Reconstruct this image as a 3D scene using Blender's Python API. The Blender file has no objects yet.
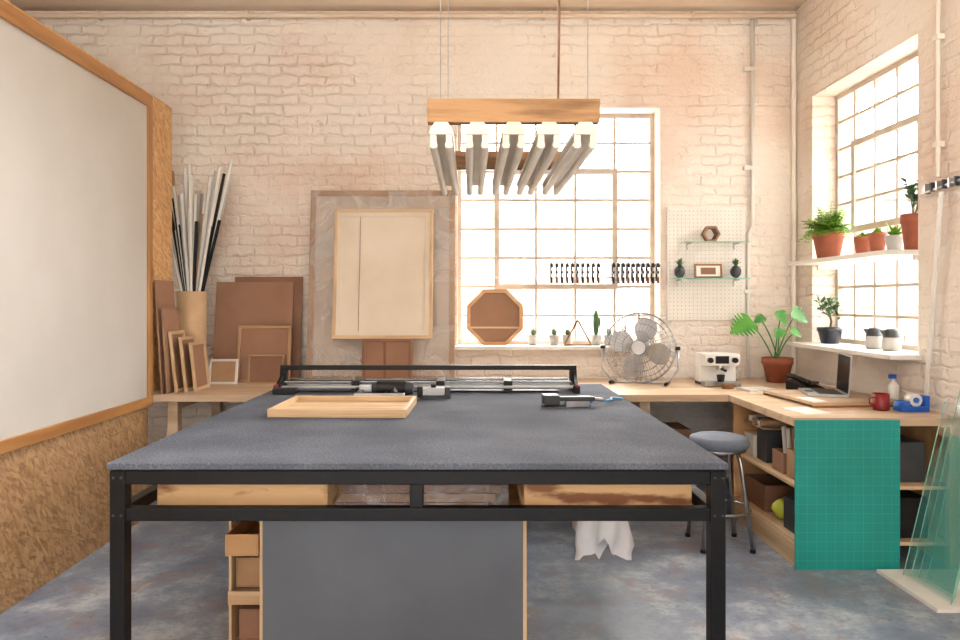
import bpy, math, random
from mathutils import Vector, Matrix
random.seed(7)
R=random.uniform
sc=bpy.context.scene

# ---------------------------------------------------------------- materials
def newmat(name):
    m=bpy.data.materials.new(name); m.use_nodes=True
    nt=m.node_tree; b=nt.nodes['Principled BSDF']
    return m,nt,b
def N(nt,t,**k):
    n=nt.nodes.new(t)
    for a,v in k.items(): setattr(n,a,v)
    return n
def ramp(nt,stops):
    r=N(nt,'ShaderNodeValToRGB')
    e=r.color_ramp.elements
    e[0].position=stops[0][0]; e[0].color=(*stops[0][1],1)
    e[1].position=stops[-1][0]; e[1].color=(*stops[-1][1],1)
    for p,c in stops[1:-1]:
        x=e.new(p); x.color=(*c,1)
    return r
def s(c):  # sRGB 0-255 to linear
    return tuple(((v/255)/12.92 if v/255<=.04045 else ((v/255+.055)/1.055)**2.4) for v in c)
def coords(nt,kind='Object',scale=(1,1,1),rot=(0,0,0)):
    if kind=='World':
        g=N(nt,'ShaderNodeNewGeometry'); out=g.outputs['Position']
    else:
        g=N(nt,'ShaderNodeTexCoord'); out=g.outputs['Object']
    mp=N(nt,'ShaderNodeMapping'); mp.inputs['Scale'].default_value=scale; mp.inputs['Rotation'].default_value=rot
    nt.links.new(out,mp.inputs['Vector'])
    return mp.outputs['Vector']
def pm(name,c1,c2=None,rough=.5,metal=0,scale=6,bump=0,bscale=80,stretch=(1,1,1),lo=.35,hi=.65,spec=.5):
    m,nt,b=newmat(name)
    c1=s(c1); c2=s(c2) if c2 else tuple(v*.85 for v in c1)
    v=coords(nt,'Object',stretch)
    n=N(nt,'ShaderNodeTexNoise'); n.inputs['Scale'].default_value=scale; n.inputs['Detail'].default_value=5
    nt.links.new(v,n.inputs['Vector'])
    r=ramp(nt,[(lo,c1),(hi,c2)])
    nt.links.new(n.outputs['Fac'],r.inputs['Fac']); nt.links.new(r.outputs['Color'],b.inputs['Base Color'])
    b.inputs['Roughness'].default_value=rough; b.inputs['Metallic'].default_value=metal; b.inputs['Specular IOR Level'].default_value=spec
    if bump:
        n2=N(nt,'ShaderNodeTexNoise'); n2.inputs['Scale'].default_value=bscale; n2.inputs['Detail'].default_value=4
        nt.links.new(v,n2.inputs['Vector'])
        bp=N(nt,'ShaderNodeBump'); bp.inputs['Strength'].default_value=bump; bp.inputs['Distance'].default_value=.01
        nt.links.new(n2.outputs['Fac'],bp.inputs['Height']); nt.links.new(bp.outputs['Normal'],b.inputs['Normal'])
    return m
def wood(name,c1,c2,axis='X',rough=.5,sc_=18,spec=.4):
    st={'X':(.08,1,1),'Y':(1,.08,1),'Z':(1,1,.08)}[axis]
    return pm(name,c1,c2,rough,0,sc_,.12,60,st,spec=spec)
def glassmat(name,tint,mix=.1,rough=.05,wr=0,fk=.8):
    m=bpy.data.materials.new(name); m.use_nodes=True; nt=m.node_tree; nt.nodes.clear()
    o=N(nt,'ShaderNodeOutputMaterial'); t=N(nt,'ShaderNodeBsdfTransparent'); g=N(nt,'ShaderNodeBsdfGlossy')
    t.inputs['Color'].default_value=(*tint,1); g.inputs['Roughness'].default_value=rough
    mx=N(nt,'ShaderNodeMixShader'); fr=N(nt,'ShaderNodeFresnel'); fr.inputs['IOR'].default_value=1.45
    ad=N(nt,'ShaderNodeMath',operation='MULTIPLY_ADD'); ad.inputs[1].default_value=fk; ad.inputs[2].default_value=mix
    nt.links.new(fr.outputs[0],ad.inputs[0]); nt.links.new(ad.outputs[0],mx.inputs[0])
    nt.links.new(t.outputs[0],mx.inputs[1]); nt.links.new(g.outputs[0],mx.inputs[2]); nt.links.new(mx.outputs[0],o.inputs[0])
    if wr:
        v=coords(nt,'Object',(1,1,1)); n=N(nt,'ShaderNodeTexNoise'); n.inputs['Scale'].default_value=6; n.inputs['Detail'].default_value=6; n.inputs['Distortion'].default_value=2.5
        nt.links.new(v,n.inputs['Vector']); bp=N(nt,'ShaderNodeBump'); bp.inputs['Strength'].default_value=wr; bp.inputs['Distance'].default_value=.05
        nt.links.new(n.outputs['Fac'],bp.inputs['Height']); nt.links.new(bp.outputs['Normal'],g.inputs['Normal'])
        df=N(nt,'ShaderNodeBsdfDiffuse'); df.inputs['Color'].default_value=(.8,.78,.76,1)
        n3=N(nt,'ShaderNodeTexNoise'); n3.inputs['Scale'].default_value=2.2; n3.inputs['Detail'].default_value=5; n3.inputs['Distortion'].default_value=1.5; nt.links.new(v,n3.inputs['Vector'])
        rr=ramp(nt,[(.48,(.04,.04,.04)),(.52,(.24,.24,.24)),(.56,(.04,.04,.04))])
        nt.links.new(n3.outputs['Fac'],rr.inputs['Fac'])
        m2=N(nt,'ShaderNodeMixShader'); nt.links.new(rr.outputs['Color'],m2.inputs[0]); nt.links.new(mx.outputs[0],m2.inputs[1]); nt.links.new(df.outputs[0],m2.inputs[2]); nt.links.new(m2.outputs[0],o.inputs[0])
    return m

def brickmat(name,horiz):
    m,nt,b=newmat(name)
    g=N(nt,'ShaderNodeNewGeometry'); sp=N(nt,'ShaderNodeSeparateXYZ'); nt.links.new(g.outputs['Position'],sp.inputs[0])
    cb=N(nt,'ShaderNodeCombineXYZ'); nt.links.new(sp.outputs[horiz],cb.inputs[0]); nt.links.new(sp.outputs['Z'],cb.inputs[1])
    nz=N(nt,'ShaderNodeTexNoise'); nz.inputs['Scale'].default_value=7; nz.inputs['Detail'].default_value=6; nz.inputs['Roughness'].default_value=.65
    nt.links.new(g.outputs['Position'],nz.inputs['Vector'])
    sub=N(nt,'ShaderNodeVectorMath',operation='SUBTRACT'); sub.inputs[1].default_value=(.5,.5,.5); nt.links.new(nz.outputs['Color'],sub.inputs[0])
    sl=N(nt,'ShaderNodeVectorMath',operation='SCALE'); sl.inputs['Scale'].default_value=.085; nt.links.new(sub.outputs[0],sl.inputs[0])
    ad=N(nt,'ShaderNodeVectorMath',operation='ADD'); nt.links.new(cb.outputs[0],ad.inputs[0]); nt.links.new(sl.outputs[0],ad.inputs[1])
    br=N(nt,'ShaderNodeTexBrick'); br.inputs['Scale'].default_value=1; br.inputs['Brick Width'].default_value=.235; br.inputs['Row Height'].default_value=.082
    br.inputs['Mortar Size'].default_value=.016; br.inputs['Mortar Smooth'].default_value=1; br.inputs['Bias'].default_value=0
    br.inputs['Color1'].default_value=(1,1,1,1); br.inputs['Color2'].default_value=(.5,.5,.5,1); br.inputs['Mortar'].default_value=(0,0,0,1)
    nt.links.new(ad.outputs[0],br.inputs['Vector'])
    big=N(nt,'ShaderNodeTexNoise'); big.inputs['Scale'].default_value=1.3; big.inputs['Detail'].default_value=5; nt.links.new(g.outputs['Position'],big.inputs['Vector'])
    mid=N(nt,'ShaderNodeTexNoise'); mid.inputs['Scale'].default_value=11; mid.inputs['Detail'].default_value=8; mid.inputs['Roughness'].default_value=.68; nt.links.new(g.outputs['Position'],mid.inputs['Vector'])
    r=ramp(nt,[(.3,s((235,227,218))),(.5,s((235,224,212))),(.7,s((224,202,186)))])
    nt.links.new(big.outputs['Fac'],r.inputs['Fac'])
    sepc=N(nt,'ShaderNodeSeparateColor'); nt.links.new(big.outputs['Color'],sepc.inputs[0])
    mask=ramp(nt,[(.42,(.15,.15,.15)),(.60,(1,1,1))]); nt.links.new(sepc.outputs[1],mask.inputs['Fac'])
    mo=ramp(nt,[(0,s((206,178,158))),(.4,(1,1,1))]); nt.links.new(br.outputs['Color'],mo.inputs['Fac'])
    mx=N(nt,'ShaderNodeMix',data_type='RGBA',blend_type='MULTIPLY')
    sc1=N(nt,'ShaderNodeMath',operation='MULTIPLY'); sc1.inputs[1].default_value=.18; nt.links.new(mask.outputs['Color'],sc1.inputs[0])
    nt.links.new(sc1.outputs[0],mx.inputs[0]); nt.links.new(r.outputs['Color'],mx.inputs[6]); nt.links.new(mo.outputs['Color'],mx.inputs[7])
    chip=ramp(nt,[(.27,s((190,154,130))),(.38,(1,1,1))]); nt.links.new(mid.outputs['Fac'],chip.inputs['Fac'])
    mx2=N(nt,'ShaderNodeMix',data_type='RGBA',blend_type='MULTIPLY'); mx2.inputs[0].default_value=.6
    nt.links.new(mx.outputs[2],mx2.inputs[6]); nt.links.new(chip.outputs['Color'],mx2.inputs[7])
    nt.links.new(mx2.outputs[2],b.inputs['Base Color']); b.inputs['Roughness'].default_value=.7
    h1=N(nt,'ShaderNodeMath',operation='MULTIPLY'); nt.links.new(br.outputs['Color'],h1.inputs[0]); nt.links.new(mask.outputs['Color'],h1.inputs[1])
    h2=N(nt,'ShaderNodeMath',operation='MULTIPLY_ADD'); h2.inputs[1].default_value=1.9; nt.links.new(mid.outputs['Fac'],h2.inputs[0]); nt.links.new(h1.outputs[0],h2.inputs[2])
    bp=N(nt,'ShaderNodeBump'); bp.inputs['Strength'].default_value=.7; bp.inputs['Distance'].default_value=.026
    nt.links.new(h2.outputs[0],bp.inputs['Height']); nt.links.new(bp.outputs['Normal'],b.inputs['Normal'])
    return m
def floormat():
    m,nt,b=newmat('painted_concrete')
    v=coords(nt,'World')
    n1=N(nt,'ShaderNodeTexNoise'); n1.inputs['Scale'].default_value=2.4; n1.inputs['Detail'].default_value=10; n1.inputs['Roughness'].default_value=.75; nt.links.new(v,n1.inputs['Vector'])
    r1=ramp(nt,[(.36,s((96,108,128))),(.5,s((128,140,157))),(.62,s((174,180,187)))]); nt.links.new(n1.outputs['Fac'],r1.inputs['Fac'])
    n2=N(nt,'ShaderNodeTexNoise'); n2.inputs['Scale'].default_value=3.6; n2.inputs['Detail'].default_value=12; n2.inputs['Roughness'].default_value=.8; n2.inputs['Distortion'].default_value=.8; nt.links.new(v,n2.inputs['Vector'])
    r2=ramp(nt,[(.53,(0,0,0)),(.59,(.6,.6,.6))]); nt.links.new(n2.outputs['Fac'],r2.inputs['Fac'])
    mx=N(nt,'ShaderNodeMix',data_type='RGBA'); nt.links.new(r2.outputs['Color'],mx.inputs[0]); nt.links.new(r1.outputs['Color'],mx.inputs[6]); mx.inputs[7].default_value=(*s((140,120,114)),1)
    n3=N(nt,'ShaderNodeTexNoise'); n3.inputs['Scale'].default_value=30; n3.inputs['Detail'].default_value=6; n3.inputs['Roughness'].default_value=.7; nt.links.new(v,n3.inputs['Vector'])
    r3=ramp(nt,[(.30,s((160,160,166))),(.42,(1,1,1))]); nt.links.new(n3.outputs['Fac'],r3.inputs['Fac'])
    m3=N(nt,'ShaderNodeMix',data_type='RGBA',blend_type='MULTIPLY'); m3.inputs[0].default_value=.9; nt.links.new(mx.outputs[2],m3.inputs[6]); nt.links.new(r3.outputs['Color'],m3.inputs[7])
    nt.links.new(m3.outputs[2],b.inputs['Base Color'])
    rr=ramp(nt,[(.3,(.28,.28,.28)),(.7,(.6,.6,.6))]); nt.links.new(n1.outputs['Fac'],rr.inputs['Fac']); nt.links.new(rr.outputs['Color'],b.inputs['Roughness'])
    bp=N(nt,'ShaderNodeBump'); bp.inputs['Strength'].default_value=.25; bp.inputs['Distance'].default_value=.01; nt.links.new(n2.outputs['Fac'],bp.inputs['Height']); nt.links.new(bp.outputs['Normal'],b.inputs['Normal'])
    return m
def osbmat(name,cols):
    m,nt,b=newmat(name)
    g=coords(nt,'World')
    outs=[]
    for i,(rot,scl) in enumerate([((.5,0,0),(14,18,75)),((-.7,0,0),(14,72,19)),((1.2,0,0),(14,20,66))]):
        mp=N(nt,'ShaderNodeMapping'); mp.inputs['Rotation'].default_value=rot; nt.links.new(g,mp.inputs['Vector'])
        mp2=N(nt,'ShaderNodeMapping'); mp2.inputs['Scale'].default_value=scl; nt.links.new(mp.outputs[0],mp2.inputs['Vector'])
        vo=N(nt,'ShaderNodeTexVoronoi'); vo.inputs['Scale'].default_value=1; nt.links.new(mp2.outputs[0],vo.inputs['Vector'])
        sp=N(nt,'ShaderNodeSeparateColor'); nt.links.new(vo.outputs['Color'],sp.inputs[0]); outs.append(sp.outputs[0])
    nz=N(nt,'ShaderNodeTexNoise'); nz.inputs['Scale'].default_value=16; nt.links.new(g,nz.inputs['Vector'])
    st=ramp(nt,[(.49,(0,0,0)),(.51,(1,1,1))]); nt.links.new(nz.outputs['Fac'],st.inputs['Fac'])
    mx=N(nt,'ShaderNodeMix',data_type='FLOAT'); nt.links.new(st.outputs['Color'],mx.inputs[0]); nt.links.new(outs[0],mx.inputs[2]); nt.links.new(outs[1],mx.inputs[3])
    av=N(nt,'ShaderNodeMath',operation='MULTIPLY_ADD'); av.inputs[1].default_value=.35; nt.links.new(outs[2],av.inputs[0])
    sc2=N(nt,'ShaderNodeMath',operation='MULTIPLY'); sc2.inputs[1].default_value=.65; nt.links.new(mx.outputs[0],sc2.inputs[0]); nt.links.new(sc2.outputs[0],av.inputs[2])
    r=ramp(nt,[(.05,s(cols[0])),(.45,s(cols[1])),(.9,s(cols[2]))]); nt.links.new(av.outputs[0],r.inputs['Fac'])
    nt.links.new(r.outputs['Color'],b.inputs['Base Color']); b.inputs['Roughness'].default_value=.6
    bp=N(nt,'ShaderNodeBump'); bp.inputs['Strength'].default_value=.3; bp.inputs['Distance'].default_value=.004; nt.links.new(av.outputs[0],bp.inputs['Height']); nt.links.new(bp.outputs['Normal'],b.inputs['Normal'])
    return m

BRX=brickmat('painted_brick_back','X'); BRY=brickmat('painted_brick_side','Y')
FLOOR=floormat()
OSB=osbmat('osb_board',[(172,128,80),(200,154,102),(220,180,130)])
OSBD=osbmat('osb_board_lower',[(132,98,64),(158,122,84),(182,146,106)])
PLAST=pm('painted_plaster',(234,226,214),(226,214,200),.8,scale=2,bump=.3,bscale=20)
CEILM=pm('painted_ceiling_boards',(222,206,186),(200,178,154),.7,scale=5,stretch=(.1,1,1),bump=.4,bscale=20)
WHITEP=pm('white_paint',(222,218,210),(210,205,196),.45,scale=4)
BOARD=pm('whiteboard_surface',(194,190,184),(186,181,174),.5,scale=1.5)
TRIMW=wood('trim_wood',(180,130,78),(152,104,60),'Y',.4)
TRIMZ=wood('trim_wood_vertical',(180,130,78),(152,104,60),'Z',.4)
def felt():
    m,nt,b=newmat('table_felt'); v=coords(nt,'World')
    a=N(nt,'ShaderNodeTexNoise'); a.inputs['Scale'].default_value=110; a.inputs['Detail'].default_value=5; a.inputs['Roughness'].default_value=.7; nt.links.new(v,a.inputs['Vector'])
    c=N(nt,'ShaderNodeTexNoise'); c.inputs['Scale'].default_value=3; c.inputs['Detail'].default_value=7; nt.links.new(v,c.inputs['Vector'])
    mm=N(nt,'ShaderNodeMath',operation='MULTIPLY_ADD'); mm.inputs[1].default_value=.5; nt.links.new(c.outputs['Fac'],mm.inputs[0]); nt.links.new(a.outputs['Fac'],mm.inputs[2])
    r=ramp(nt,[(.50,s((62,65,72))),(.75,s((82,86,96))),(1,s((114,118,128)))]); nt.links.new(mm.outputs[0],r.inputs['Fac'])
    nt.links.new(r.outputs['Color'],b.inputs['Base Color']); b.inputs['Roughness'].default_value=.95; b.inputs['Specular IOR Level'].default_value=.12
    bp=N(nt,'ShaderNodeBump'); bp.inputs['Strength'].default_value=.4; bp.inputs['Distance'].default_value=.003; nt.links.new(a.outputs['Fac'],bp.inputs['Height']); nt.links.new(bp.outputs['Normal'],b.inputs['Normal'])
    return m
FELT=felt()
BLACKM=pm('black_powdercoat',(10,10,12),(15,15,17),.4,scale=30,spec=.25)
BLACKP=pm('black_plastic',(16,16,18),(24,24,26),.45,spec=.3)
DARK=pm('dark_grey_plastic',(48,50,54),(60,62,66),.5)
STEEL=pm('brushed_steel',(190,190,192),(165,165,168),.3,1,scale=20)
CHROME=pm('chrome_wire',(160,160,162),(135,135,138),.25,.9)
ALU=pm('aluminium',(180,180,181),(160,161,163),.4,.6)
GREYPANEL=pm('grey_laminate',(96,101,108),(84,89,96),.5,scale=2)
PLY=wood('plywood',(206,166,118),(176,128,82),'X',.5,9)
PLYK=pm('knotty_plywood',(214,172,120),(134,82,44),.5,scale=7,stretch=(.7,1,2.2),lo=.52,hi=.63)
PINE=wood('pine_light',(210,182,146),(182,148,110),'X',.5)
PINEY=wood('pine_light_y',(210,182,146),(182,148,110),'Y',.5)
PINEZ=wood('pine_light_z',(210,182,146),(182,148,110),'Z',.5)
BENCHW=wood('bench_wood',(204,180,152),(178,150,122),'X',.45,12)
REDW=wood('dark_stained_wood',(150,104,66),(108,70,42),'X',.55,14)
BEAMW=pm('reclaimed_plank',(164,126,88),(96,66,42),.6,scale=9,bump=.3,bscale=40,stretch=(.18,1,1.4),lo=.42,hi=.60,spec=.2)
HARD=pm('hardboard_brown',(154,116,92),(142,104,80),.7,scale=3)
HARD2=pm('hardboard_dark',(136,98,76),(122,86,64),.7,scale=3)
CANV=pm('canvas_cream',(216,205,188),(204,190,170),.85,scale=2,bump=.2,bscale=300)
PANELW=pm('wrapped_panel_face',(204,190,176),(186,169,154),.7,scale=2)
PAPERT=pm('kraft_paper_tube',(202,172,136),(186,154,118),.7)
WTUBE=pm('fluorescent_white',(212,204,190),(200,190,174),.45)
MOCT=pm('octagon_panel',(146,104,72),(132,92,60),.5,scale=3)
TERRA=pm('terracotta',(160,90,64),(140,74,52),.75,scale=9,bump=.15)
WCER=pm('white_ceramic',(220,218,212),(208,204,198),.3)
NAVY=pm('dark_blue_ceramic',(30,36,48),(40,48,62),.25)
SOIL=pm('soil',(58,42,32),(38,28,22),.95,scale=60,bump=.8)
LEAF=pm('fern_leaf',(104,154,44),(144,182,66),.5,scale=8)
LEAF2=pm('monstera_leaf',(46,116,48),(84,150,58),.4,scale=6)
LEAF3=pm('dark_leaf',(44,80,42),(70,108,60),.5,scale=8)
SUCC=pm('succulent_leaf',(86,114,82),(114,136,98),.5,scale=8)
STEM=pm('plant_stem',(98,84,48),(78,64,38),.7)
REDP=pm('red_plastic',(134,22,28),(116,16,24),.35)
BLUEP=pm('blue_plastic',(34,98,196),(26,82,172),.35)
HOSE=pm('blue_air_hose',(70,150,196),(60,136,182),.4)
CUSH=pm('seat_fabric_bluegrey',(116,124,138),(98,106,120),.9,bump=.3)
CARD=pm('cardboard',(176,140,104),(160,124,90),.8)
PAPER=pm('paper_white',(224,222,216),(214,210,202),.8)
YEL=pm('yellow_green_bag',(196,204,70),(176,184,52),.5)
CLOTH=pm('white_cloth',(214,214,216),(198,198,202),.9,bump=.3,bscale=30)
MIRROR=pm('mirror_glass',(220,224,226),(218,222,224),.05,1)
GLASS=glassmat('window_glass',(.98,.985,.985),.0,.05,0,.4)
GLS=glassmat('clear_sheet_glass',(.955,.985,.97),.01,.05,0,.3)
GEDGE=pm('glass_cut_edge',(120,168,150),(140,186,168),.2)
PLAS=glassmat('plastic_wrap',(.95,.94,.93),.02,.25,.4,.35)
WINF=pm('window_steel_paint',(196,184,170),(176,160,144),.5,scale=8)
SCREEN=pm('laptop_screen',(26,28,32),(32,34,38),.25,spec=.25)
GREYC=pm('grey_stoneware',(176,174,170),(160,158,154),.5)
def greenmat():
    m,nt,b=newmat('cutting_mat_green')
    g=N(nt,'ShaderNodeNewGeometry'); sp=N(nt,'ShaderNodeSeparateXYZ'); nt.links.new(g.outputs['Position'],sp.inputs[0])
    def line(ax,step,w):
        a=N(nt,'ShaderNodeMath',operation='PINGPONG'); a.inputs[1].default_value=step/2; nt.links.new(sp.outputs[ax],a.inputs[0])
        c=N(nt,'ShaderNodeMath',operation='LESS_THAN'); c.inputs[1].default_value=w; nt.links.new(a.outputs[0],c.inputs[0]); return c.outputs[0]
    mx=N(nt,'ShaderNodeMath',operation='MAXIMUM'); nt.links.new(line('X',.05,.0008),mx.inputs[0]); nt.links.new(line('Z',.05,.0008),mx.inputs[1])
    sc_=N(nt,'ShaderNodeMath',operation='MULTIPLY'); sc_.inputs[1].default_value=.22; nt.links.new(mx.outputs[0],sc_.inputs[0])
    n=N(nt,'ShaderNodeTexNoise'); n.inputs['Scale'].default_value=3; n.inputs['Detail'].default_value=5; nt.links.new(g.outputs['Position'],n.inputs['Vector'])
    r=ramp(nt,[(.3,s((4,130,122))),(.7,s((10,146,138)))]); nt.links.new(n.outputs['Fac'],r.inputs['Fac'])
    c=N(nt,'ShaderNodeMix',data_type='RGBA'); nt.links.new(sc_.outputs[0],c.inputs[0]); nt.links.new(r.outputs['Color'],c.inputs[6]); c.inputs[7].default_value=(*s((150,206,186)),1)
    nt.links.new(c.outputs[2],b.inputs['Base Color']); b.inputs['Roughness'].default_value=.5
    return m
GREEN=greenmat()

# ---------------------------------------------------------------- mesh builder
class MB:
    def __init__(s_): s_.v=[];s_.f=[];s_.m=[];s_.sm=[];s_.mats=[];s_.M=Matrix()
    def mi(s_,mat):
        if mat not in s_.mats: s_.mats.append(mat)
        return s_.mats.index(mat)
    def add(s_,vs,fs,mat,smooth=False):
        o=len(s_.v); i=s_.mi(mat)
        s_.v+= [s_.M@Vector(p) for p in vs]
        for f in fs: s_.f.append([o+k for k in f]); s_.m.append(i); s_.sm.append(smooth)
    def box(s_,x0,x1,y0,y1,z0,z1,mat):
        vs=[(x0,y0,z0),(x1,y0,z0),(x1,y1,z0),(x0,y1,z0),(x0,y0,z1),(x1,y0,z1),(x1,y1,z1),(x0,y1,z1)]
        s_.add(vs,[(3,2,1,0),(4,5,6,7),(0,1,5,4),(1,2,6,5),(2,3,7,6),(3,0,4,7)],mat)
    def ring(s_,c,n,r,seg,ref=None):
        n=Vector(n).normalized(); u=n.orthogonal().normalized() if ref is None else (Vector(ref)-n*Vector(ref).dot(n)).normalized()
        w=n.cross(u); return [Vector(c)+(u*math.cos(2*math.pi*i/seg)+w*math.sin(2*math.pi*i/seg))*r for i in range(seg)],u
    def cyl(s_,p0,p1,r0,mat,r1=None,seg=14,caps=True):
        r1=r0 if r1 is None else r1; d=Vector(p1)-Vector(p0)
        a,u=s_.ring(p0,d,r0,seg); b,_=s_.ring(p1,d,r1,seg,u)
        s_.add(a+b,[(i,(i+1)%seg,seg+(i+1)%seg,seg+i) for i in range(seg)],mat,True)
        if caps: s_.add(a,[tuple(reversed(range(seg)))],mat); s_.add(b,[tuple(range(seg))],mat)
    def tube(s_,pts,r,mat,seg=8,closed=False):
        pts=[Vector(p) for p in pts]; n=len(pts); vs=[];u=None
        for i,p in enumerate(pts):
            if closed: d=pts[(i+1)%n]-pts[i-1]
            else: d=pts[min(i+1,n-1)]-pts[max(i-1,0)]
            rg,u=s_.ring(p,d,r,seg,u) ; vs+=rg
        fs=[]
        for i in range(n if closed else n-1):
            j=(i+1)%n
            for k in range(seg): fs.append((i*seg+k,i*seg+(k+1)%seg,j*seg+(k+1)%seg,j*seg+k))
        if not closed: fs+= [tuple(reversed(range(seg))),tuple(range((n-1)*seg,n*seg))]
        s_.add(vs,fs,mat,True)
    def hoop(s_,c,nrm,R_,r,mat,n=40,seg=6):
        rg,_=s_.ring(c,nrm,R_,n); s_.tube(rg,r,mat,seg,True)
    def lathe(s_,prof,c,mat,seg=28):
        c=Vector(c); vs=[];fs=[]
        for r,z in prof:
            for i in range(seg): a=2*math.pi*i/seg; vs.append(c+Vector((r*math.cos(a),r*math.sin(a),z)))
        for j in range(len(prof)-1):
            for i in range(seg): fs.append((j*seg+i,j*seg+(i+1)%seg,(j+1)*seg+(i+1)%seg,(j+1)*seg+i))
        s_.add(vs,fs,mat,True)
    def ball(s_,c,rad,mat,seg=16,rings=10,jit=0):
        if not hasattr(rad,'__len__'): rad=(rad,)*3
        vs=[];fs=[]
        for j in range(rings+1):
            t=math.pi*j/rings
            for i in range(seg):
                a=2*math.pi*i/seg; k=1+(R(-jit,jit) if 0<j<rings else 0)
                vs.append(Vector(c)+Vector((rad[0]*math.sin(t)*math.cos(a)*k,rad[1]*math.sin(t)*math.sin(a)*k,rad[2]*math.cos(t)*k)))
        for j in range(rings):
            for i in range(seg): fs.append((j*seg+i,(j+1)*seg+i,(j+1)*seg+(i+1)%seg,j*seg+(i+1)%seg))
        s_.add(vs,fs,mat,True)
    def prism(s_,poly,ext,mat):
        a=[Vector(p) for p in poly]; b=[p+Vector(ext) for p in a]; n=len(a)
        s_.add(a+b,[tuple(range(n)),tuple(reversed(range(n,2*n)))]+[(i,i+n,(i+1)%n+n,(i+1)%n) for i in range(n)],mat)
    def leaf(s_,base,d,up,L,W,mat,n=7,wf=None,droop=.3,fold=.25):
        d=Vector(d).normalized(); up=Vector(up); up=(up-d*up.dot(d)).normalized(); sd=d.cross(up)
        wf=wf or (lambda t: math.sin(math.pi*min(1,t**.75)))
        vs=[];fs=[]
        for i in range(n+1):
            t=i/n; p=Vector(base)+d*L*t-up*droop*L*t*t; w=max(W/2*wf(t),.0004)
            vs+= [p+sd*w+up*fold*w,p,p-sd*w+up*fold*w]
        for i in range(n):
            a=i*3; fs+= [(a,a+1,a+4,a+3),(a+1,a+2,a+5,a+4)]
        s_.add(vs,fs,mat,True)
    def frame(s_,x0,x1,z0,z1,w,y0,y1,mat,matz=None):
        matz=matz or mat
        s_.box(x0,x1,y0,y1,z0,z0+w,mat); s_.box(x0,x1,y0,y1,z1-w,z1,mat)
        s_.box(x0,x0+w,y0,y1,z0+w,z1-w,matz); s_.box(x1-w,x1,y0,y1,z0+w,z1-w,matz)
    def build(s_,name,bevel=0):
        xs=[p.x for p in s_.v];ys=[p.y for p in s_.v];zs=[p.z for p in s_.v]
        o=Vector(((min(xs)+max(xs))/2,(min(ys)+max(ys))/2,min(zs)))
        me=bpy.data.meshes.new(name); me.from_pydata([p-o for p in s_.v],[],s_.f)
        for m in s_.mats: me.materials.append(m)
        me.polygons.foreach_set('material_index',s_.m); me.polygons.foreach_set('use_smooth',s_.sm); me.update()
        ob=bpy.data.objects.new(name,me); ob.location=o; sc.collection.objects.link(ob)
        if bevel:
            b=ob.modifiers.new('bevel','BEVEL'); b.width=bevel; b.segments=2; b.limit_method='ANGLE'; b.angle_limit=math.radians(50)
        return ob
def leanY(x,yb,z,ang): return Matrix.Translation((x,yb,z))@Matrix.Rotation(-ang,4,'X')
def obox(m,x0,x1,y0,y1,z0,z1,mat,t=.006):
    m.box(x0,x1,y0,y1,z0,z0+t,mat); m.box(x0,x0+t,y0,y1,z0+t,z1,mat); m.box(x1-t,x1,y0,y1,z0+t,z1,mat); m.box(x0+t,x1-t,y0,y0+t,z0+t,z1,mat); m.box(x0+t,x1-t,y1-t,y1,z0+t,z1,mat)

# ---------------------------------------------------------------- room
XL,XR,YB,YF,ZC=-4.2,2.65,5.7,-2.5,3.80
m=MB(); m.box(XL-.3,XR+.35,YF-.3,YB+.35,-.1,0,FLOOR); m.build('floor')
m=MB(); sx0,sx1,sy0,sy1=-1.5,1.3,.2,2.0  # out-of-view ceiling opening, added to drop soft sky light onto the table
m.box(XL-.3,XR+.35,YF-.3,sy0,ZC,ZC+.1,CEILM); m.box(XL-.3,XR+.35,sy1,YB+.35,ZC,ZC+.1,CEILM)
m.box(XL-.3,sx0,sy0,sy1,ZC,ZC+.1,CEILM); m.box(sx1,XR+.35,sy0,sy1,ZC,ZC+.1,CEILM); m.build('ceiling')
m=MB()
for x in (sx0,-.6,.6,sx1-.05): m.box(x,x+.05,sy0,sy1,ZC+.10,ZC+.16,WHITEP)
m.box(sx0,sx1,sy0,sy0+.05,ZC+.16,ZC+.19,WHITEP); m.box(sx0,sx1,sy1-.05,sy1,ZC+.16,ZC+.19,WHITEP); m.build('added_skylight_frame')  # frame around the added ceiling opening, unseen by the camera
wx0,wx1,wz0,wz1=-.106,1.547,1.055,3.01
m=MB(); m.box(XL,wx0,YB,YB+.35,0,ZC,BRX); m.box(wx1,XR+.35,YB,YB+.35,0,ZC,BRX)
m.box(wx0,wx1,YB,YB+.35,0,wz0,BRX); m.box(wx0,wx1,YB,YB+.35,wz1,ZC,BRX); m.build('wall_back')
ry0,ry1,rz0,rz1=4.14,5.42,1.09,3.02
m=MB(); m.box(XR,XR+.35,YF,ry0,0,ZC,BRY); m.box(XR,XR+.35,ry1,YB,0,ZC,BRY)
m.box(XR,XR+.35,ry0,ry1,0,rz0,BRY); m.box(XR,XR+.35,ry0,ry1,rz1,ZC,BRY); m.build('wall_right')
m=MB(); m.box(XL-.3,XL,YF,YB+.35,0,ZC,BRY); m.build('wall_left')
m=MB(); m.box(XL-.3,-3.2,YF-.3,YF,0,ZC,PLAST); m.box(1.8,XR+.35,YF-.3,YF,0,ZC,PLAST); m.box(-3.2,1.8,YF-.3,YF,3.0,ZC,PLAST); m.box(-3.2,1.8,YF-.3,YF,0,.5,PLAST); m.build('wall_rear')  # unseen rear wall; its wide opening is added to admit frontal sky fill
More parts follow.
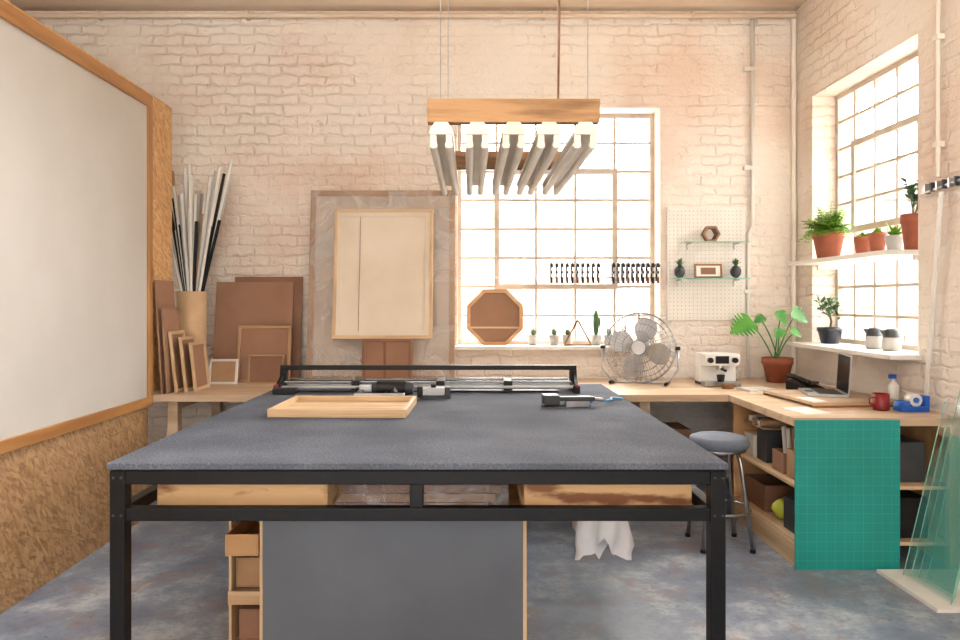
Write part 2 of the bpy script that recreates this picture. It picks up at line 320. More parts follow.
def bars(m,f,a0,a1,z0,z1,nc,nr,case):
    f(a0,a1,-.02,.02,z0,z0+.035); f(a0,a1,-.02,.02,z1-.035,z1)
    f(a0,a0+.035,-.02,.02,z0+.035,z1-.035); f(a1-.035,a1,-.02,.02,z0+.035,z1-.035)
    for i in range(1,nc):
        a=a0+(a1-a0)*i/nc; f(a-.010,a+.010,-.013,.013,z0+.035,z1-.035)
    for j in range(1,nr):
        z=z0+(z1-z0)*j/nr; f(a0+.035,a1-.035,-.012,.012,z-.010,z+.010)
    c0,c1,r0,r1=case
    A0=a0+(a1-a0)*c0/nc;A1=a0+(a1-a0)*c1/nc;Z0=z0+(z1-z0)*r0/nr;Z1=z0+(z1-z0)*r1/nr
    for q in (A0,A1): f(q-.022,q+.022,-.028,.022,Z0-.022,Z1+.022)
    for q in (Z0,Z1): f(A0+.022,A1-.022,-.028,.022,q-.022,q+.022)
m=MB(); bars(m,lambda a,b,c,d,e,g:m.box(a,b,5.9+c,5.9+d,e,g,WINF),wx0,wx1,wz0+.02,wz1,5,8,(1,4,2,6))
m.add([(wx0,5.905,wz0),(wx1,5.905,wz0),(wx1,5.905,wz1),(wx0,5.905,wz1)],[(0,1,2,3)],GLASS); m.build('window_1')
m=MB(); bars(m,lambda a,b,c,d,e,g:m.box(2.85+c,2.85+d,a,b,e,g,WINF),ry0,ry1,rz0+.03,rz1,5,9,(1,4,4,7))
m.add([(2.855,ry0,rz0),(2.855,ry1,rz0),(2.855,ry1,rz1),(2.855,ry0,rz1)],[(0,1,2,3)],GLASS); m.build('window_2')
m=MB(); m.box(wx0,wx1,5.7,5.878,wz0,wz0+.02,WHITEP); m.box(wx0-.03,wx1+.03,5.60,5.70,wz0-.01,wz0+.02,WHITEP); m.build('trim_1',.003)
m=MB(); m.box(2.65,2.83,ry0,ry1,rz0,rz0+.03,WHITEP); m.box(2.46,2.65,ry0-.04,ry1+.04,rz0,rz0+.03,WHITEP); m.build('trim_2',.004)
m=MB(); m.box(2.46,2.825,ry0,ry1,1.712,1.74,WHITEP)
for y in (ry0+.06,ry1-.06): m.box(2.66,2.82,y-.01,y+.01,1.68,1.712,WHITEP)
m.build('window_shelf',.003)
# exterior
EXT=pm('exterior_render',(226,222,216),(214,210,204),.9,scale=.7); EXT2=pm('exterior_brick',(196,180,168),(184,168,156),.9,scale=1.5); EXR=pm('exterior_roof',(158,156,156),(146,144,146),.8)
def building(name,M_):
    m=MB(); m.M=M_
    m.box(-9,9,0,5,-.2,3.3,EXT)
    m.prism([(-9.3,-.4,3.3),(-9.3,5.4,3.3),(-9.3,2.5,4.5)],(18.6,0,0),EXR)
    for i in range(-8,9,2):
        m.box(i-.5,i+.5,-.06,0,1.3,2.5,EXR); m.box(i-.04,i+.04,-.09,-.06,1.3,2.5,EXT); m.box(i-.6,i+.6,-.12,0,1.18,1.3,EXT2)
    m.box(-9,9,-.05,0,-.2,.8,EXT2); m.box(-9,9,-.08,0,2.8,2.95,EXT2)
    m.build(name)
building('exterior_building',Matrix.Translation((1,13,0)))
building('exterior_building',Matrix.Translation((11,6,0))@Matrix.Rotation(-math.pi/2,4,'Z'))
m=MB(); m.box(-30,30,-30,40,-.35,-.2,EXT); m.build('exterior_ground')
# pipes
m=MB(); m.cyl((XL+.02,5.655,3.745),(XR-.02,5.655,3.745),.022,CEILM)
for x in (-3,-1.8,-.6,.6,1.8): m.box(x-.012,x+.012,5.63,5.7,3.72,3.775,CEILM)
m.build('ceiling_conduit')
m=MB(); m.tube([(2.29,5.672,3.72),(2.29,5.672,2.05),(2.255,5.672,1.98),(2.255,5.672,1.3),(2.255,5.672,.815)],.016,WHITEP,10)
for z in (3.3,2.5,1.5): m.box(2.22,2.31,5.655,5.7,z,z+.03,WHITEP)
m.build('wall_pipe')
m=MB(); m.cyl((2.625,5.675,.83),(2.625,5.675,3.78),.02,PLAST); m.build('corner_pipe')
m=MB(); m.cyl((2.628,3.93,2.13),(2.628,3.93,3.79),.012,PLAST)
for z in (2.3,2.9,3.4): m.box(2.612,2.65,3.905,3.955,z,z+.03,PLAST)
m.build('wall_conduit')

# ---------------------------------------------------------------- partition + whiteboard
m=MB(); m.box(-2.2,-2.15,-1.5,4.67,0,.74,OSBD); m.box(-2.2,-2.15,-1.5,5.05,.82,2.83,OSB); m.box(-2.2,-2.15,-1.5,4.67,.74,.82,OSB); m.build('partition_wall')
m=MB(); y0,y1=1.2,4.67; z0,z1=.74,2.80
m.box(-2.149,-2.132,y0+.05,y1-.05,z0+.05,z1-.05,BOARD)
m.box(-2.149,-2.115,y0,y1,z0,z0+.062,TRIMW); m.box(-2.149,-2.115,y0,y1,z1-.08,z1,TRIMW)
m.box(-2.149,-2.115,y1-.05,y1,z0+.062,z1-.08,TRIMZ); m.box(-2.149,-2.115,y0,y0+.05,z0+.062,z1-.08,TRIMZ)
m.build('whiteboard',.003)

# ---------------------------------------------------------------- workbench (felt table)
m=MB(); m.box(-1.195,.85,2.3,4.53,.878,.9,FELT)
tx0,tx1,ty0,ty1=-1.19,.845,2.31,4.5
m.box(tx0+.002,tx1-.002,ty0+.002,ty1-.002,.872,.878,BLACKM)
L=.05
for x in (tx0,tx1-L):
    for y in (ty0,ty1-L): m.box(x,x+L,y,y+L,.012,.872,BLACKM); m.box(x+.005,x+L-.005,y+.005,y+L-.005,0,.012,BLACKP)
for (a,b) in ((.826,.872),(.705,.748)):
    for y in (ty0+.003,ty1-L+.003): m.box(tx0+L,tx1-L,y,y+.042,a,b,BLACKM)
    for x in (tx0+.003,tx1-L+.003): m.box(x,x+.042,ty0+L,ty1-L,a,b,BLACKM)
for y in (ty0+.005,ty1-L+.005):
    m.box(-.20,-.155,y,y+.04,.748,.826,BLACKM)
for x in (tx0+L/2,tx1-L/2):
    for z in (.85,.725):
        m.cyl((x-.012,ty0-.004,z),(x-.012,ty0+.001,z),.004,DARK,seg=8); m.cyl((x+.014,ty0-.004,z),(x+.014,ty0+.001,z),.004,DARK,seg=8)
for a,b in ((-1.10,-.50),(.19,.78)):
    m.box(a,b,2.46,2.475,.69,.79,PLYK); m.box(a,b,3.4,3.415,.69,.79,PLYK); m.box(a,a+.012,2.475,3.4,.69,.79,PLYK); m.box(b-.012,b,2.475,3.4,.69,.79,PLYK); m.box(a,b,2.46,3.415,.68,.69,PLYK)
    for y in (2.5,3.36): m.box(a+.01,a+.03,y,y+.03,.79,.872,BLACKM); m.box(b-.03,b-.01,y,y+.03,.79,.872,BLACKM)
m.build('workbench',.003)
m=MB()
cx0,cx1,cy0,cy1,ct=-.80,.205,2.70,3.35,.60
m.box(cx0,cx1,cy0,cy0+.016,.02,ct+.01,GREYPANEL)
m.box(cx0-.012,cx0,cy0+.0,cy1,0,ct,PINEZ); m.box(cx1,cx1+.014,cy0,cy1,0,ct+.01,PINEZ); m.box(cx0,cx1,cy0+.016,cy1,ct-.02,ct,PLY); m.box(cx0,cx1,cy1-.015,cy1,.02,ct-.02,PLY); m.box(cx0,cx1,cy0+.016,cy1,0,.02,PLY)
m.build('grey_cabinet',.002)
# open plywood shelf unit with boxes, beside the cabinet
m=MB()
m.box(-1.00,-.988,2.90,3.42,0,.62,PINEZ); m.box(-.838,-.826,2.90,3.42,0,.62,PINEZ); m.box(-.988,-.838,3.41,3.42,0,.62,PLY)
for z in (0,.21,.40,.608): m.box(-.988,-.838,2.90,3.41,z,z+.012,PINE)
m.box(-1.00,-.826,2.888,2.90,.18,.235,PINE); m.box(-1.00,-.826,2.888,2.90,.56,.62,PINE)
obox(m,-.98,-.846,2.80,3.2,.413,.50,PLY,.008); obox(m,-.98,-.85,2.93,3.2,.236,.36,CARD); m.box(-.97,-.86,2.94,3.2,.013,.14,HARD)
m.build('plywood_shelf_unit',.002)
m=MB()
for i in range(9):
    a=-.60+R(0,.05); z=.605+(i//3)*.036; y=2.76+(i%3)*.17
    m.box(a,.10+R(-.04,.04),y,y+.15,z,z+.032,CARD if i%2 else HARD)
m.box(-.64,.15,2.735,2.738,.603,.715,PLAS); m.box(-.64,.15,2.738,3.27,.715,.717,PLAS)
m.build('wrapped_timber_bundle',.002)
m=MB()
n=28; rows=12; vs=[];fs=[]
for j in range(rows):
    t=j/(rows-1); z=.678-.30*t
    for i in range(n):
        a=2*math.pi*i/n; r=(.02+.085*math.sin(min(1,t*1.35)*math.pi/2))*(1+.30*math.sin(5*a+3*t)+.14*math.sin(9*a-2*t))*(1 if t<.9 else .9)
        vs.append((.56+r*math.cos(a),3.0+.6*r*math.sin(a),z+(.045*math.sin(3*a)+.02*math.sin(7*a))*t))
for j in range(rows-1):
    for i in range(n): fs.append((j*n+i,j*n+(i+1)%n,(j+1)*n+(i+1)%n,(j+1)*n+i))
fs.append(tuple(range(n)))
m.add(vs,fs,CLOTH,True); m.build('hanging_rag')

# ---- on the table
m=MB(); m.M=Matrix.Translation((-.605,3.44,.9))@Matrix.Rotation(-.03,4,'Z')
m.box(-.32,.32,-.235,.235,0,.012,PINE)
for y in (-.235,.215): m.box(-.32,.32,y,y+.02,.012,.038,PINE)
for x in (-.32,.30): m.box(x,x+.02,-.215,.215,.012,.038,PINEY)
m.build('wooden_tray_frame',.002)
m=MB()
for y in (4.08,4.2,4.34): m.box(-1.10,.60,y,y+.022,.925,.94,ALU)
m.box(-1.02,.52,4.10,4.36,.905,.912,DARK)
m.cyl((-1.10,4.15,.955),(.60,4.15,.955),.009,CHROME); m.cyl((-1.10,4.30,.955),(.60,4.30,.955),.009,CHROME)
m.box(-1.14,.64,4.20,4.235,1.022,1.05,BLACKM)
for x,s1 in ((-1.14,1),(.60,-1)):
    m.box(x,x+.04,4.19,4.245,.94,1.022,BLACKM); m.box(x,x+.04,4.06,4.38,.90,.945,BLACKM)
    m.prism([(x+.01,4.06,.945),(x+.01,4.20,.945),(x+.01,4.20,1.01)],(.02,0,0),BLACKM)
    m.cyl((x+.02,4.045,.945),(x+.02,4.06,.945),.010,REDP)
m.box(-1.13,-1.0,4.0,4.06,.90,.935,BLACKP)
for x in (-.7,-.2,.2): m.box(x,x+.05,4.12,4.33,.912,.965,BLACKP)
m.build('mat_cutter',.003)
def nailer(name,M_,c1,c2):
    m=MB(); m.M=M_
    m.cyl((0,0,.045),(.16,0,.045),.042,c1,seg=20); m.cyl((.16,0,.045),(.20,0,.045),.042,c2,.034,20); m.cyl((-.03,0,.045),(0,0,.045),.026,c2,.040,20)
    m.box(-.10,-.03,-.015,.015,.025,.065,STEEL); m.box(-.12,-.09,-.012,.012,.02,.05,BLACKP)
    m.tube([(.10,-.03,.04),(.10,-.09,.03),(.12,-.15,.025),(.13,-.17,.025)],.020,c1,12)
    m.box(-.10,.17,-.205,-.17,.006,.04,STEEL); m.box(-.10,-.075,-.18,-.01,.01,.04,DARK)
    m.tube([(.06,-.04,.03),(.04,-.06,.02),(.05,-.09,.02)],.006,BLACKP,6)
    return m.build(name,.003)
nailer('pneumatic_nailer',Matrix.Translation((-.52,3.93,.901)),BLACKP,DARK)
m=MB(); m.M=Matrix.Translation((-.16,3.84,.9))@Matrix.Rotation(.08,4,'Z')
m.box(-.10,.02,-.03,.03,.02,.062,ALU); m.box(-.13,-.10,-.035,.035,.012,.07,BLACKP); m.box(.02,.05,-.03,.03,.015,.066,DARK); m.box(-.12,.05,-.025,.025,0,.018,DARK); m.cyl((-.04,0,.062),(-.04,0,.08),.015,BLACKP)
m.build('stapler',.003)
m=MB()
m.M=Matrix.Translation((.50,3.56,.9))@Matrix.Rotation(.05,4,'Z')
m.box(-.12,.13,-.035,.005,.03,.052,DARK); m.box(-.13,-.05,-.04,.05,.012,.06,DARK); m.box(.05,.12,-.03,.03,.02,.05,BLUEP); m.box(-.02,.1,-.045,-.036,.0,.03,STEEL); m.box(-.13,.12,.02,.05,0,.025,STEEL); m.cyl((-.09,.05,.035),(-.09,.085,.035),.02,BLACKP); m.cyl((.12,0,.035),(.18,.01,.03),.01,STEEL)
m.build('brad_nailer',.003)
m=MB(); pts=[]
for i in range(25):
    t=i/24; pts.append((.69+.14*t+.02*math.sin(t*6),3.57+.12*math.sin(t*3.0)+.18*t,.927-.018*min(1,t*3)))
m.tube(pts,.006,HOSE,8); m.build('air_hose')

# ---------------------------------------------------------------- benches
BZ=.81
m=MB(); m.box(-2.148,1.73,4.68,5.07,.762,BZ,BENCHW); m.box(-2.6,2.645,5.07,5.69,.762,BZ,BENCHW)
m.box(1.73,2.645,4.68,5.07,.762,BZ,BENCHW)
for x in (-2.05,-1.0,.1,1.15): m.box(x,x+.07,4.74,4.81,0,.762,BENCHW); m.box(x,x+.07,5.55,5.62,0,.762,BENCHW); m.box(x,x+.07,4.81,5.55,.70,.762,BENCHW)
m.box(-2.05,1.22,4.74,5.6,.28,.30,PLY)
m.build('wall_bench',.003)
m=MB(); m.box(1.73,2.645,3.745,4.677,.765,BZ,BENCHW)
for z in (.12,.42): m.box(1.76,2.60,3.76,4.66,z,z+.02,PINEY)
m.box(1.755,2.27,3.75,3.765,.0,.765,PLY); m.box(2.57,2.62,3.75,3.79,0,.765,PINEZ); m.box(1.755,2.62,4.655,4.67,0,.765,PLY); m.box(2.605,2.62,3.79,4.655,0,.765,PLY); m.box(1.755,1.775,3.765,4.655,0,.12,PINEY)
m.build('side_desk',.003)
m=MB(); m.box(1.735,2.295,3.735,3.743,.0,.80,GREEN); m.build('cutting_mat')
def clutter(name,lst):
    m=MB()
    for a in lst: m.box(*a[:6],a[6])
    m.build(name,.004)
m=MB()
obox(m,1.80,2.1,3.80,3.98,.441,.60,CARD); obox(m,1.80,2.05,4.02,4.17,.441,.56,HARD); m.box(1.82,2.2,4.30,4.44,.441,.64,DARK); m.box(1.81,2.1,4.47,4.62,.441,.58,WCER)
m.box(1.80,2.2,3.82,4.02,.141,.32,DARK); obox(m,1.81,2.1,4.30,4.6,.141,.30,HARD2); m.box(2.28,2.5,3.84,4.1,.441,.66,DARK); m.box(2.28,2.5,3.82,4.1,.141,.36,BLACKP)
for k in range(5): m.box(1.83,2.04,3.815+.03*k,3.835+.03*k,.448,.64+.02*(k%3),[PAPER,CARD,DARK,REDP,PAPER][k])
for k in range(6): m.cyl((1.86+.03*(k%3),4.06+.05*(k//3),.45),(1.84+.03*(k%3),4.05+.06*(k//3),.70),.012,[WCER,CARD,ALU][k%3])
m.build('storage_boxes',.002)
m=MB(); 
for i in range(6): m.cyl((1.80,4.32+.045*i,.672 if i%2 else .685),(2.3,4.32+.045*i,.672 if i%2 else .685),.020,[CARD,WCER,HARD][i%3])
m.box(1.8,2.3,4.30,4.60,.645,.652,CARD); m.build('paper_rolls')
m=MB(); m.ball((1.88,4.15,.207),(.09,.06,.065),YEL,14,8,.08); m.build('yellow_bag')
clutter('cardboard_box',[(.75,1.1,4.95,5.35,.301,.55,CARD)])
clutter('cardboard_box',[(1.28,1.6,4.95,5.4,0,.34,CARD),(1.3,1.58,5.0,5.3,.34,.52,HARD)])
clutter('storage_crate',[(-.6,-.1,4.9,5.4,.301,.5,DARK)])
clutter('cardboard_box',[(-1.8,-1.3,4.9,5.4,.301,.52,HARD2)])

# stool
m=MB(); c=Vector((1.47,4.13,0))
m.lathe([(0,.575),(.15,.575),(.168,.59),(.172,.61),(.165,.632),(.14,.643),(0,.645)],c,CUSH)
m.lathe([(0,.56),(.15,.56),(.15,.575),(0,.575)],c,STEEL)
for a in (45,135,225,315):
    a=math.radians(a); d=Vector((math.cos(a),math.sin(a),0)); m.tube([c+d*.11+Vector((0,0,.56)),c+d*.13+Vector((0,0,.50)),c+d*.20+Vector((0,0,.01))],.012,STEEL,10); m.cyl(c+d*.20,c+d*.20+Vector((0,0,.02)),.016,BLACKP)
m.hoop(c+Vector((0,0,.22)),(0,0,1),.172,.008,STEEL)
m.build('stool')

# ---------------------------------------------------------------- hanging light fixture
m=MB()
for y in (2.60,3.50): m.box(-.158,.483,y,y+.045,2.098,2.186,BEAMW)
for x in (-.107,.027,.162,.293,.428):
    m.prism([(x-.024,2.59,2.097),(x+.024,2.59,2.097),(x+.044,2.59,2.066),(x+.044,2.59,2.050),(x-.044,2.59,2.050),(x-.044,2.59,2.066)],(0,1.15,0),WTUBE)
    for dx in (-.029,.029):
        m.cyl((x+dx,2.60,2.014),(x+dx,3.73,2.014),.016,WTUBE,seg=14)
        for y in (2.592,3.715): m.box(x+dx-.012,x+dx+.012,y,y+.022,2.000,2.050,WTUBE)
m.build('fluorescent_light_fixture',.002)
m=MB()
for x,y in ((-.11,2.615),(.44,2.615),(-.11,3.515),(.44,3.515)): m.cyl((x,y,2.187),(x,y,ZC),.0018,STEEL,seg=6)
m.tube([(.33,2.62,2.187),(.335,2.62,2.5),(.325,2.63,3.0),(.33,2.62,ZC)],.004,REDW,8)
m.build('suspension_cables')

# ---------------------------------------------------------------- leaning stuff on the left bench
m=MB(); m.M=leanY(0,5.46,BZ,.117)
m.frame(-1.28,-.12,0,1.53,.045,0,.03,CARD,CARD); m.box(-1.235,-.165,.012,.025,.045,1.485,PANELW)
m.box(-1.275,-.125,-.004,-.002,.005,1.525,PLAS)
m.build('plastic_wrapped_frame',.002)
m=MB(); m.M=leanY(0,5.36,BZ,.0)
m.box(-.83,-.44,.0,.012,0,.337,HARD); m.frame(-.82,-.45,0,.336,.02,-.012,0,HARD2,HARD2); m.box(-.80,-.47,.012,.08,0,.337,CARD); m.box(-.66,-.64,-.012,0,.02,.316,HARD2); m.build('cardboard_picture_backing',.002)
m=MB(); m.M=leanY(0,5.37,1.149,.13)
m.frame(-1.06,-.29,0,1.02,.026,0,.04,PINE,PINEZ); m.box(-1.034,-.316,.012,.03,.026,.994,CANV)
m.frame(-1.034,-.316,.026,.994,.035,.004,.012,CANV,CANV)
m.cyl((-.86,.011,.05),(-.86,.011,.97),.002,HARD2,seg=6)
m.build('stretched_canvas',.002)
m=MB(); m.M=leanY(0,5.52,BZ,.15); m.box(-2.04,-1.42,0,.008,0,.79,HARD); m.build('hardboard_sheet')
m=MB(); m.M=leanY(0,5.56,BZ,.12); m.box(-1.9,-1.35,0,.008,0,.83,HARD2); m.build('hardboard_sheet')
m=MB(); m.M=leanY(0,5.38,BZ,.14); m.frame(-1.80,-1.39,0,.44,.022,0,.02,CARD,CARD); m.box(-1.78,-1.41,.012,.018,.02,.42,HARD); m.build('picture_frame',.002)
m=MB(); m.M=leanY(0,5.31,BZ,.14); m.frame(-1.69,-1.42,0,.22,.012,0,.02,CARD,CARD); m.box(-1.678,-1.432,.012,.018,.012,.208,HARD2); m.build('picture_frame',.002)
m=MB(); m.M=leanY(0,5.28,BZ,.18); m.frame(-1.98,-1.76,0,.19,.018,0,.018,WCER,WCER); m.box(-1.962,-1.778,.01,.016,.018,.172,CARD); m.build('picture_frame',.002)
def leanX(xb,ang): return Matrix.Translation((xb,0,BZ))@Matrix.Rotation(-ang,4,'Y')
for xb,y0,y1,h,fr in ((-2.075,4.70,4.98,.77,0),(-2.045,4.71,4.96,.58,0),(-2.01,4.76,5.0,.42,1),(-1.96,4.80,5.05,.38,1),(-1.91,4.84,5.10,.34,1)):
    m=MB(); m.M=leanX(xb,.11 if fr else .06)
    if fr:
        w=.022; m.box(0,.018,y0,y1,0,w,PINEY); m.box(0,.018,y0,y1,h-w,h,PINEY); m.box(0,.018,y0,y0+w,w,h-w,PINEZ); m.box(0,.018,y1-w,y1,w,h-w,PINEZ); m.box(.002,.008,y0+w,y1-w,w,h-w,HARD)
        m.build('picture_frame',.002)
    else: m.box(0,.01,y0,y1,0,h,HARD); m.build('hardboard_sheet')
tc=Vector((-2.13,5.36,BZ))
m=MB(); m.lathe([(0,.004),(.085,.004),(.085,0),(.105,0),(.108,.70),(.101,.70),(.098,.01),(0,.01)],tc,PAPERT); m.build('cardboard_tube')
m=MB()
for i in range(50):
    a=i*2.399+R(-.2,.2); k=R(.35,1)
    b=Vector((math.cos(a)*-.088*k,math.sin(a)*-.05*k,.02)); q=Vector((math.cos(a)*.088*k,math.sin(a)*.04*k,.70))
    L=R(1.15,1.66)+(.14 if i%11==0 else 0); d=(q-b).normalized()
    mat=[WCER,BLACKP,ALU,WCER,PAPER,CARD,WCER,BLACKP,WCER,GREYC][i%10]; w=R(.006,.011)
    u=d.orthogonal().normalized(); v=d.cross(u)
    P=[tc+b+u*w+v*w*.5,tc+b-u*w+v*w*.5,tc+b-u*w-v*w*.5,tc+b+u*w-v*w*.5]
    m.prism(P,d*L,mat)
m.build('frame_mouldings')

# ---------------------------------------------------------------- window sill things
m=MB(); cx,cz,Ro=.20,1.307,.235
m.M=Matrix.Translation((cx,5.625,cz))@Matrix.Rotation(-.05,4,'X')
def octo(r,y): return [(r*math.cos(math.radians(22.5+45*i)),y,r*math.sin(math.radians(22.5+45*i))) for i in range(8)]
o=octo(Ro+.01,-.02);i_=octo(Ro-.022,-.02);ob_=octo(Ro+.01,.02);ib=octo(Ro-.022,.02)
m.add(o+i_+ob_+ib,[f for k in range(8) for f in ((k,(k+1)%8,8+(k+1)%8,8+k),(16+k,24+k,24+(k+1)%8,16+(k+1)%8),(k,16+k,16+(k+1)%8,(k+1)%8),(8+k,8+(k+1)%8,24+(k+1)%8,24+k))],wood('octagon_wood',(206,164,118),(184,136,92),'X'))
m.prism(octo(Ro-.022,.004),(0,.008,0),MOCT); m.box(-.205,.205,-.004,.004,-.09,-.075,PINE)
m.build('octagonal_mirror',.001)
def pot(m,c,rt,rb,h,mat,rim=True):
    p=[(0,0),(rb,0)]
    if rim: p+=[(rt*.93,h*.75),(rt,h*.76),(rt,h),(rt*.9,h),(rt*.88,h*.85),(0,h*.85)]
    else: p+=[(rt,h),(rt*.9,h),(rt*.87,h*.85),(0,h*.85)]
    m.lathe(p[:-1],c,mat); m.lathe([(rt*.885,h*.86),(0,h*.87)],c,SOIL)
def rosette(m,c,n,L,W,mat,el=(.3,1.3)):
    for k in range(n):
        a=k*2.399; e=el[0]+(el[1]-el[0])*k/n
        m.leaf(c,(math.cos(a)*math.cos(e),math.sin(a)*math.cos(e),math.sin(e)),(0,0,1),L*R(.8,1),W,mat,5,droop=-.05,fold=.4)
SZ=1.075
for x,kind in ((.517,0),(.69,0),(.80,0),(1.035,1),(1.14,0),(1.27,2)):
    m=MB(); c=(x,5.75,SZ); 
    pot(m,c,.045,.034,.085,GREYC,False)
    if kind==0: rosette(m,(x,5.75,SZ+.075),18,.075,.024,SUCC,(.6,1.45))
    if kind==1:
        m.ball((x,5.75,SZ+.18),(.026,.026,.11),LEAF3,12,10); m.ball((x+.027,5.75,SZ+.19),(.012,.012,.04),LEAF3,8,6)
    if kind==2:
        for k in range(26):
            a=R(0,6.28);e=R(.9,1.5); m.leaf((x,5.75,SZ+.075),(math.cos(a)*math.cos(e),math.sin(a)*math.cos(e)*.5,math.sin(e)),(0,0,1),R(.1,.17),.008,LEAF3,6,droop=.2)
    m.build('potted_cactus' if kind==1 else 'potted_grass' if kind==2 else 'potted_succulent')
m=MB()
t=[(.76,5.65,SZ),(.98,5.65,SZ),(.87,5.65,SZ+.20)]
for k in range(3): m.cyl(Vector(t[k])+Vector((0,0,.009)),Vector(t[(k+1)%3])+Vector((0,0,.009)),.010,BEAMW,seg=4)
m.build('triangular_wooden_frame')
m=MB(); m.lathe([(0,0),(.055,0),(.06,.02),(.06,.16),(.057,.16),(.056,.022),(0,.015)],(1.43,5.78,SZ),GLASS)
for k in range(7): a=k*.9; m.cyl((1.43+.02*math.cos(a),5.78+.02*math.sin(a),SZ+.016),(1.43+.045*math.cos(a),5.78+.04*math.sin(a),SZ+.22+.01*k),.004,[PINE,BLACKP,WCER][k%3])
m.build('glass_jar_of_brushes')
m=MB(); m.cyl((wx0+.002,5.73,1.63),(wx1-.002,5.73,1.63),.006,STEEL)
for g0,g1,n in ((.66,1.04,10),(1.16,1.52,10)):
    for k in range(n):
        x=g0+(g1-g0)*k/(n-1)
        m.box(x-.006,x+.006,5.705,5.72,1.60,1.745,BLACKM); m.box(x-.008,x+.008,5.65,5.72,1.725,1.745,BLACKM); m.box(x-.008,x+.008,5.65,5.72,1.66,1.68,BLACKM)
        m.cyl((x,5.66,1.70),(x,5.66,1.62),.005,STEEL,seg=8); m.cyl((x,5.66,1.63),(x,5.66,1.58),.011,REDW if k%2 else BLACKP,seg=8); m.cyl((x,5.72,1.636),(x,5.73,1.636),.006,BLACKM,seg=6)
        m.box(x-.013,x+.013,5.648,5.662,1.71,1.735,BLACKP)
m.build('clamp_rack')

# pegboard
m=MB(); px0,px1,pz0,pz1=1.60,2.235,1.283,2.20
m.box(px0,px1,5.678,5.698,pz0,pz1,WHITEP)
x=px0+.02
while x<px1-.01:
    z=pz0+.02
    while z<pz1-.01:
        m.add([(x+.0035*math.cos(k),5.6775,z+.0035*math.sin(k)) for k in (0,1.05,2.09,3.14,4.19,5.24)],[(0,1,2,3,4,5)],DARK); z+=.032
    x+=.032
m.build('pegboard')
m=MB()
for z,x0 in ((1.905,1.70),(1.612,1.62)):
    m.box(x0,2.22,5.55,5.677,z,z+.008,GLS)
    m.box(x0,2.22,5.548,5.552,z-.001,z+.008,GEDGE)
    for x in (x0+.06,2.14): m.box(x-.004,x+.004,5.56,5.677,z-.010,z,STEEL); m.box(x-.004,x+.004,5.67,5.677,z-.05,z,STEEL)
m.build('pegboard_shelf')
m=MB(); m.M=Matrix.Translation((1.925,5.6,1.913+.061)); 
def hexa(r,y): return [(r*math.cos(math.radians(60*i)),y,r*math.sin(math.radians(60*i))) for i in range(6)]
o=hexa(.07,-.03);i_=hexa(.052,-.03);o2=hexa(.07,.03);i2=hexa(.052,.03)
m.add(o+i_+o2+i2,[f for k in range(6) for f in ((k,(k+1)%6,6+(k+1)%6,6+k),(12+k,18+k,18+(k+1)%6,12+(k+1)%6),(k,12+k,12+(k+1)%6,(k+1)%6),(6+k,6+(k+1)%6,18+(k+1)%6,18+k))],HARD2)
m.prism(hexa(.052,.02),(0,.004,0),MIRROR); m.build('hexagonal_ornament')
for x in (1.68,2.13):
    m=MB(); m.ball((x,5.61,1.673),(.042,.042,.052),DARK,14,10,.05); rosette(m,(x,5.61,1.715),14,.075,.02,LEAF3,(.7,1.5)); m.build('pineapple_ornament')
m=MB(); m.M=leanY(0,5.60,1.6222,.12); m.frame(1.80,2.02,0,.115,.014,0,.014,REDW,REDW); m.box(1.814,2.006,.006,.012,.014,.10,WCER); m.box(1.85,1.97,.004,.006,.03,.085,HARD2); m.build('photo_frame')

# fan
m=MB(); fc=Vector((1.285,5.30,1.085)); ax=Vector((-.35,-.93,.05)).normalized(); Rf=.262
def rp(a,r,o): 
    u=ax.cross(Vector((0,0,1))).normalized(); w=u.cross(ax); return fc+(u*math.cos(a)+w*math.sin(a))*r+ax*o
m.hoop(fc,ax,Rf,.006,CHROME,48)
for sgn in (1,-1):
    for r,o in ((.055,.085),(.12,.078),(.18,.062),(.225,.04)): m.hoop(fc+ax*o*sgn,ax,r,.0022,CHROME,36,5)
    for k in range(40):
        a=2*math.pi*k/40; m.tube([rp(a,.05,.085*sgn),rp(a+.04,.12,.078*sgn),rp(a+.08,.18,.062*sgn),rp(a+.1,.225,.04*sgn),rp(a+.12,Rf,0)],.0014,CHROME,4)
m.cyl(fc+ax*.09,fc+ax*.082,.05,ALU,seg=24); m.cyl(fc-ax*.17,fc-ax*.08,.06,ALU,.07,24); m.cyl(fc+ax*.04,fc-ax*.04,.045,ALU,seg=20)
for k in range(4):
    a0=k*math.pi/2+.3; vs=[];fs=[]
    for i in range(6):
        r=.04+.19*i/5; hw=.25+.35*math.sin(math.pi*min(1,(i+.6)/5.5))
        vs+=[rp(a0-hw,r,.025),rp(a0,r,.0),rp(a0+hw,r,-.025)]
    for i in range(5): b=i*3; fs+=[(b,b+1,b+4,b+3),(b+1,b+2,b+5,b+4)]
    m.add(vs,fs,ALU,True)
uu=ax.cross(Vector((0,0,1))).normalized()
m.tube([fc+uu*.275+Vector((0,0,0)),fc+uu*.28+Vector((0,0,-.16)),Vector((fc.x,fc.y,BZ+.012))+uu*.2,Vector((fc.x,fc.y,BZ+.012))-uu*.2,fc-uu*.28+Vector((0,0,-.16)),fc-uu*.275],.009,STEEL,10)
for sg in (1,-1): m.cyl(fc+uu*.26*sg,fc+uu*.295*sg,.014,BLACKM); m.tube([Vector((fc.x,fc.y,BZ+.012))+uu*.2*sg-ax*.14,Vector((fc.x,fc.y,BZ+.012))+uu*.2*sg+ax*.14],.012,BLACKM,10)
m.build('desk_fan')
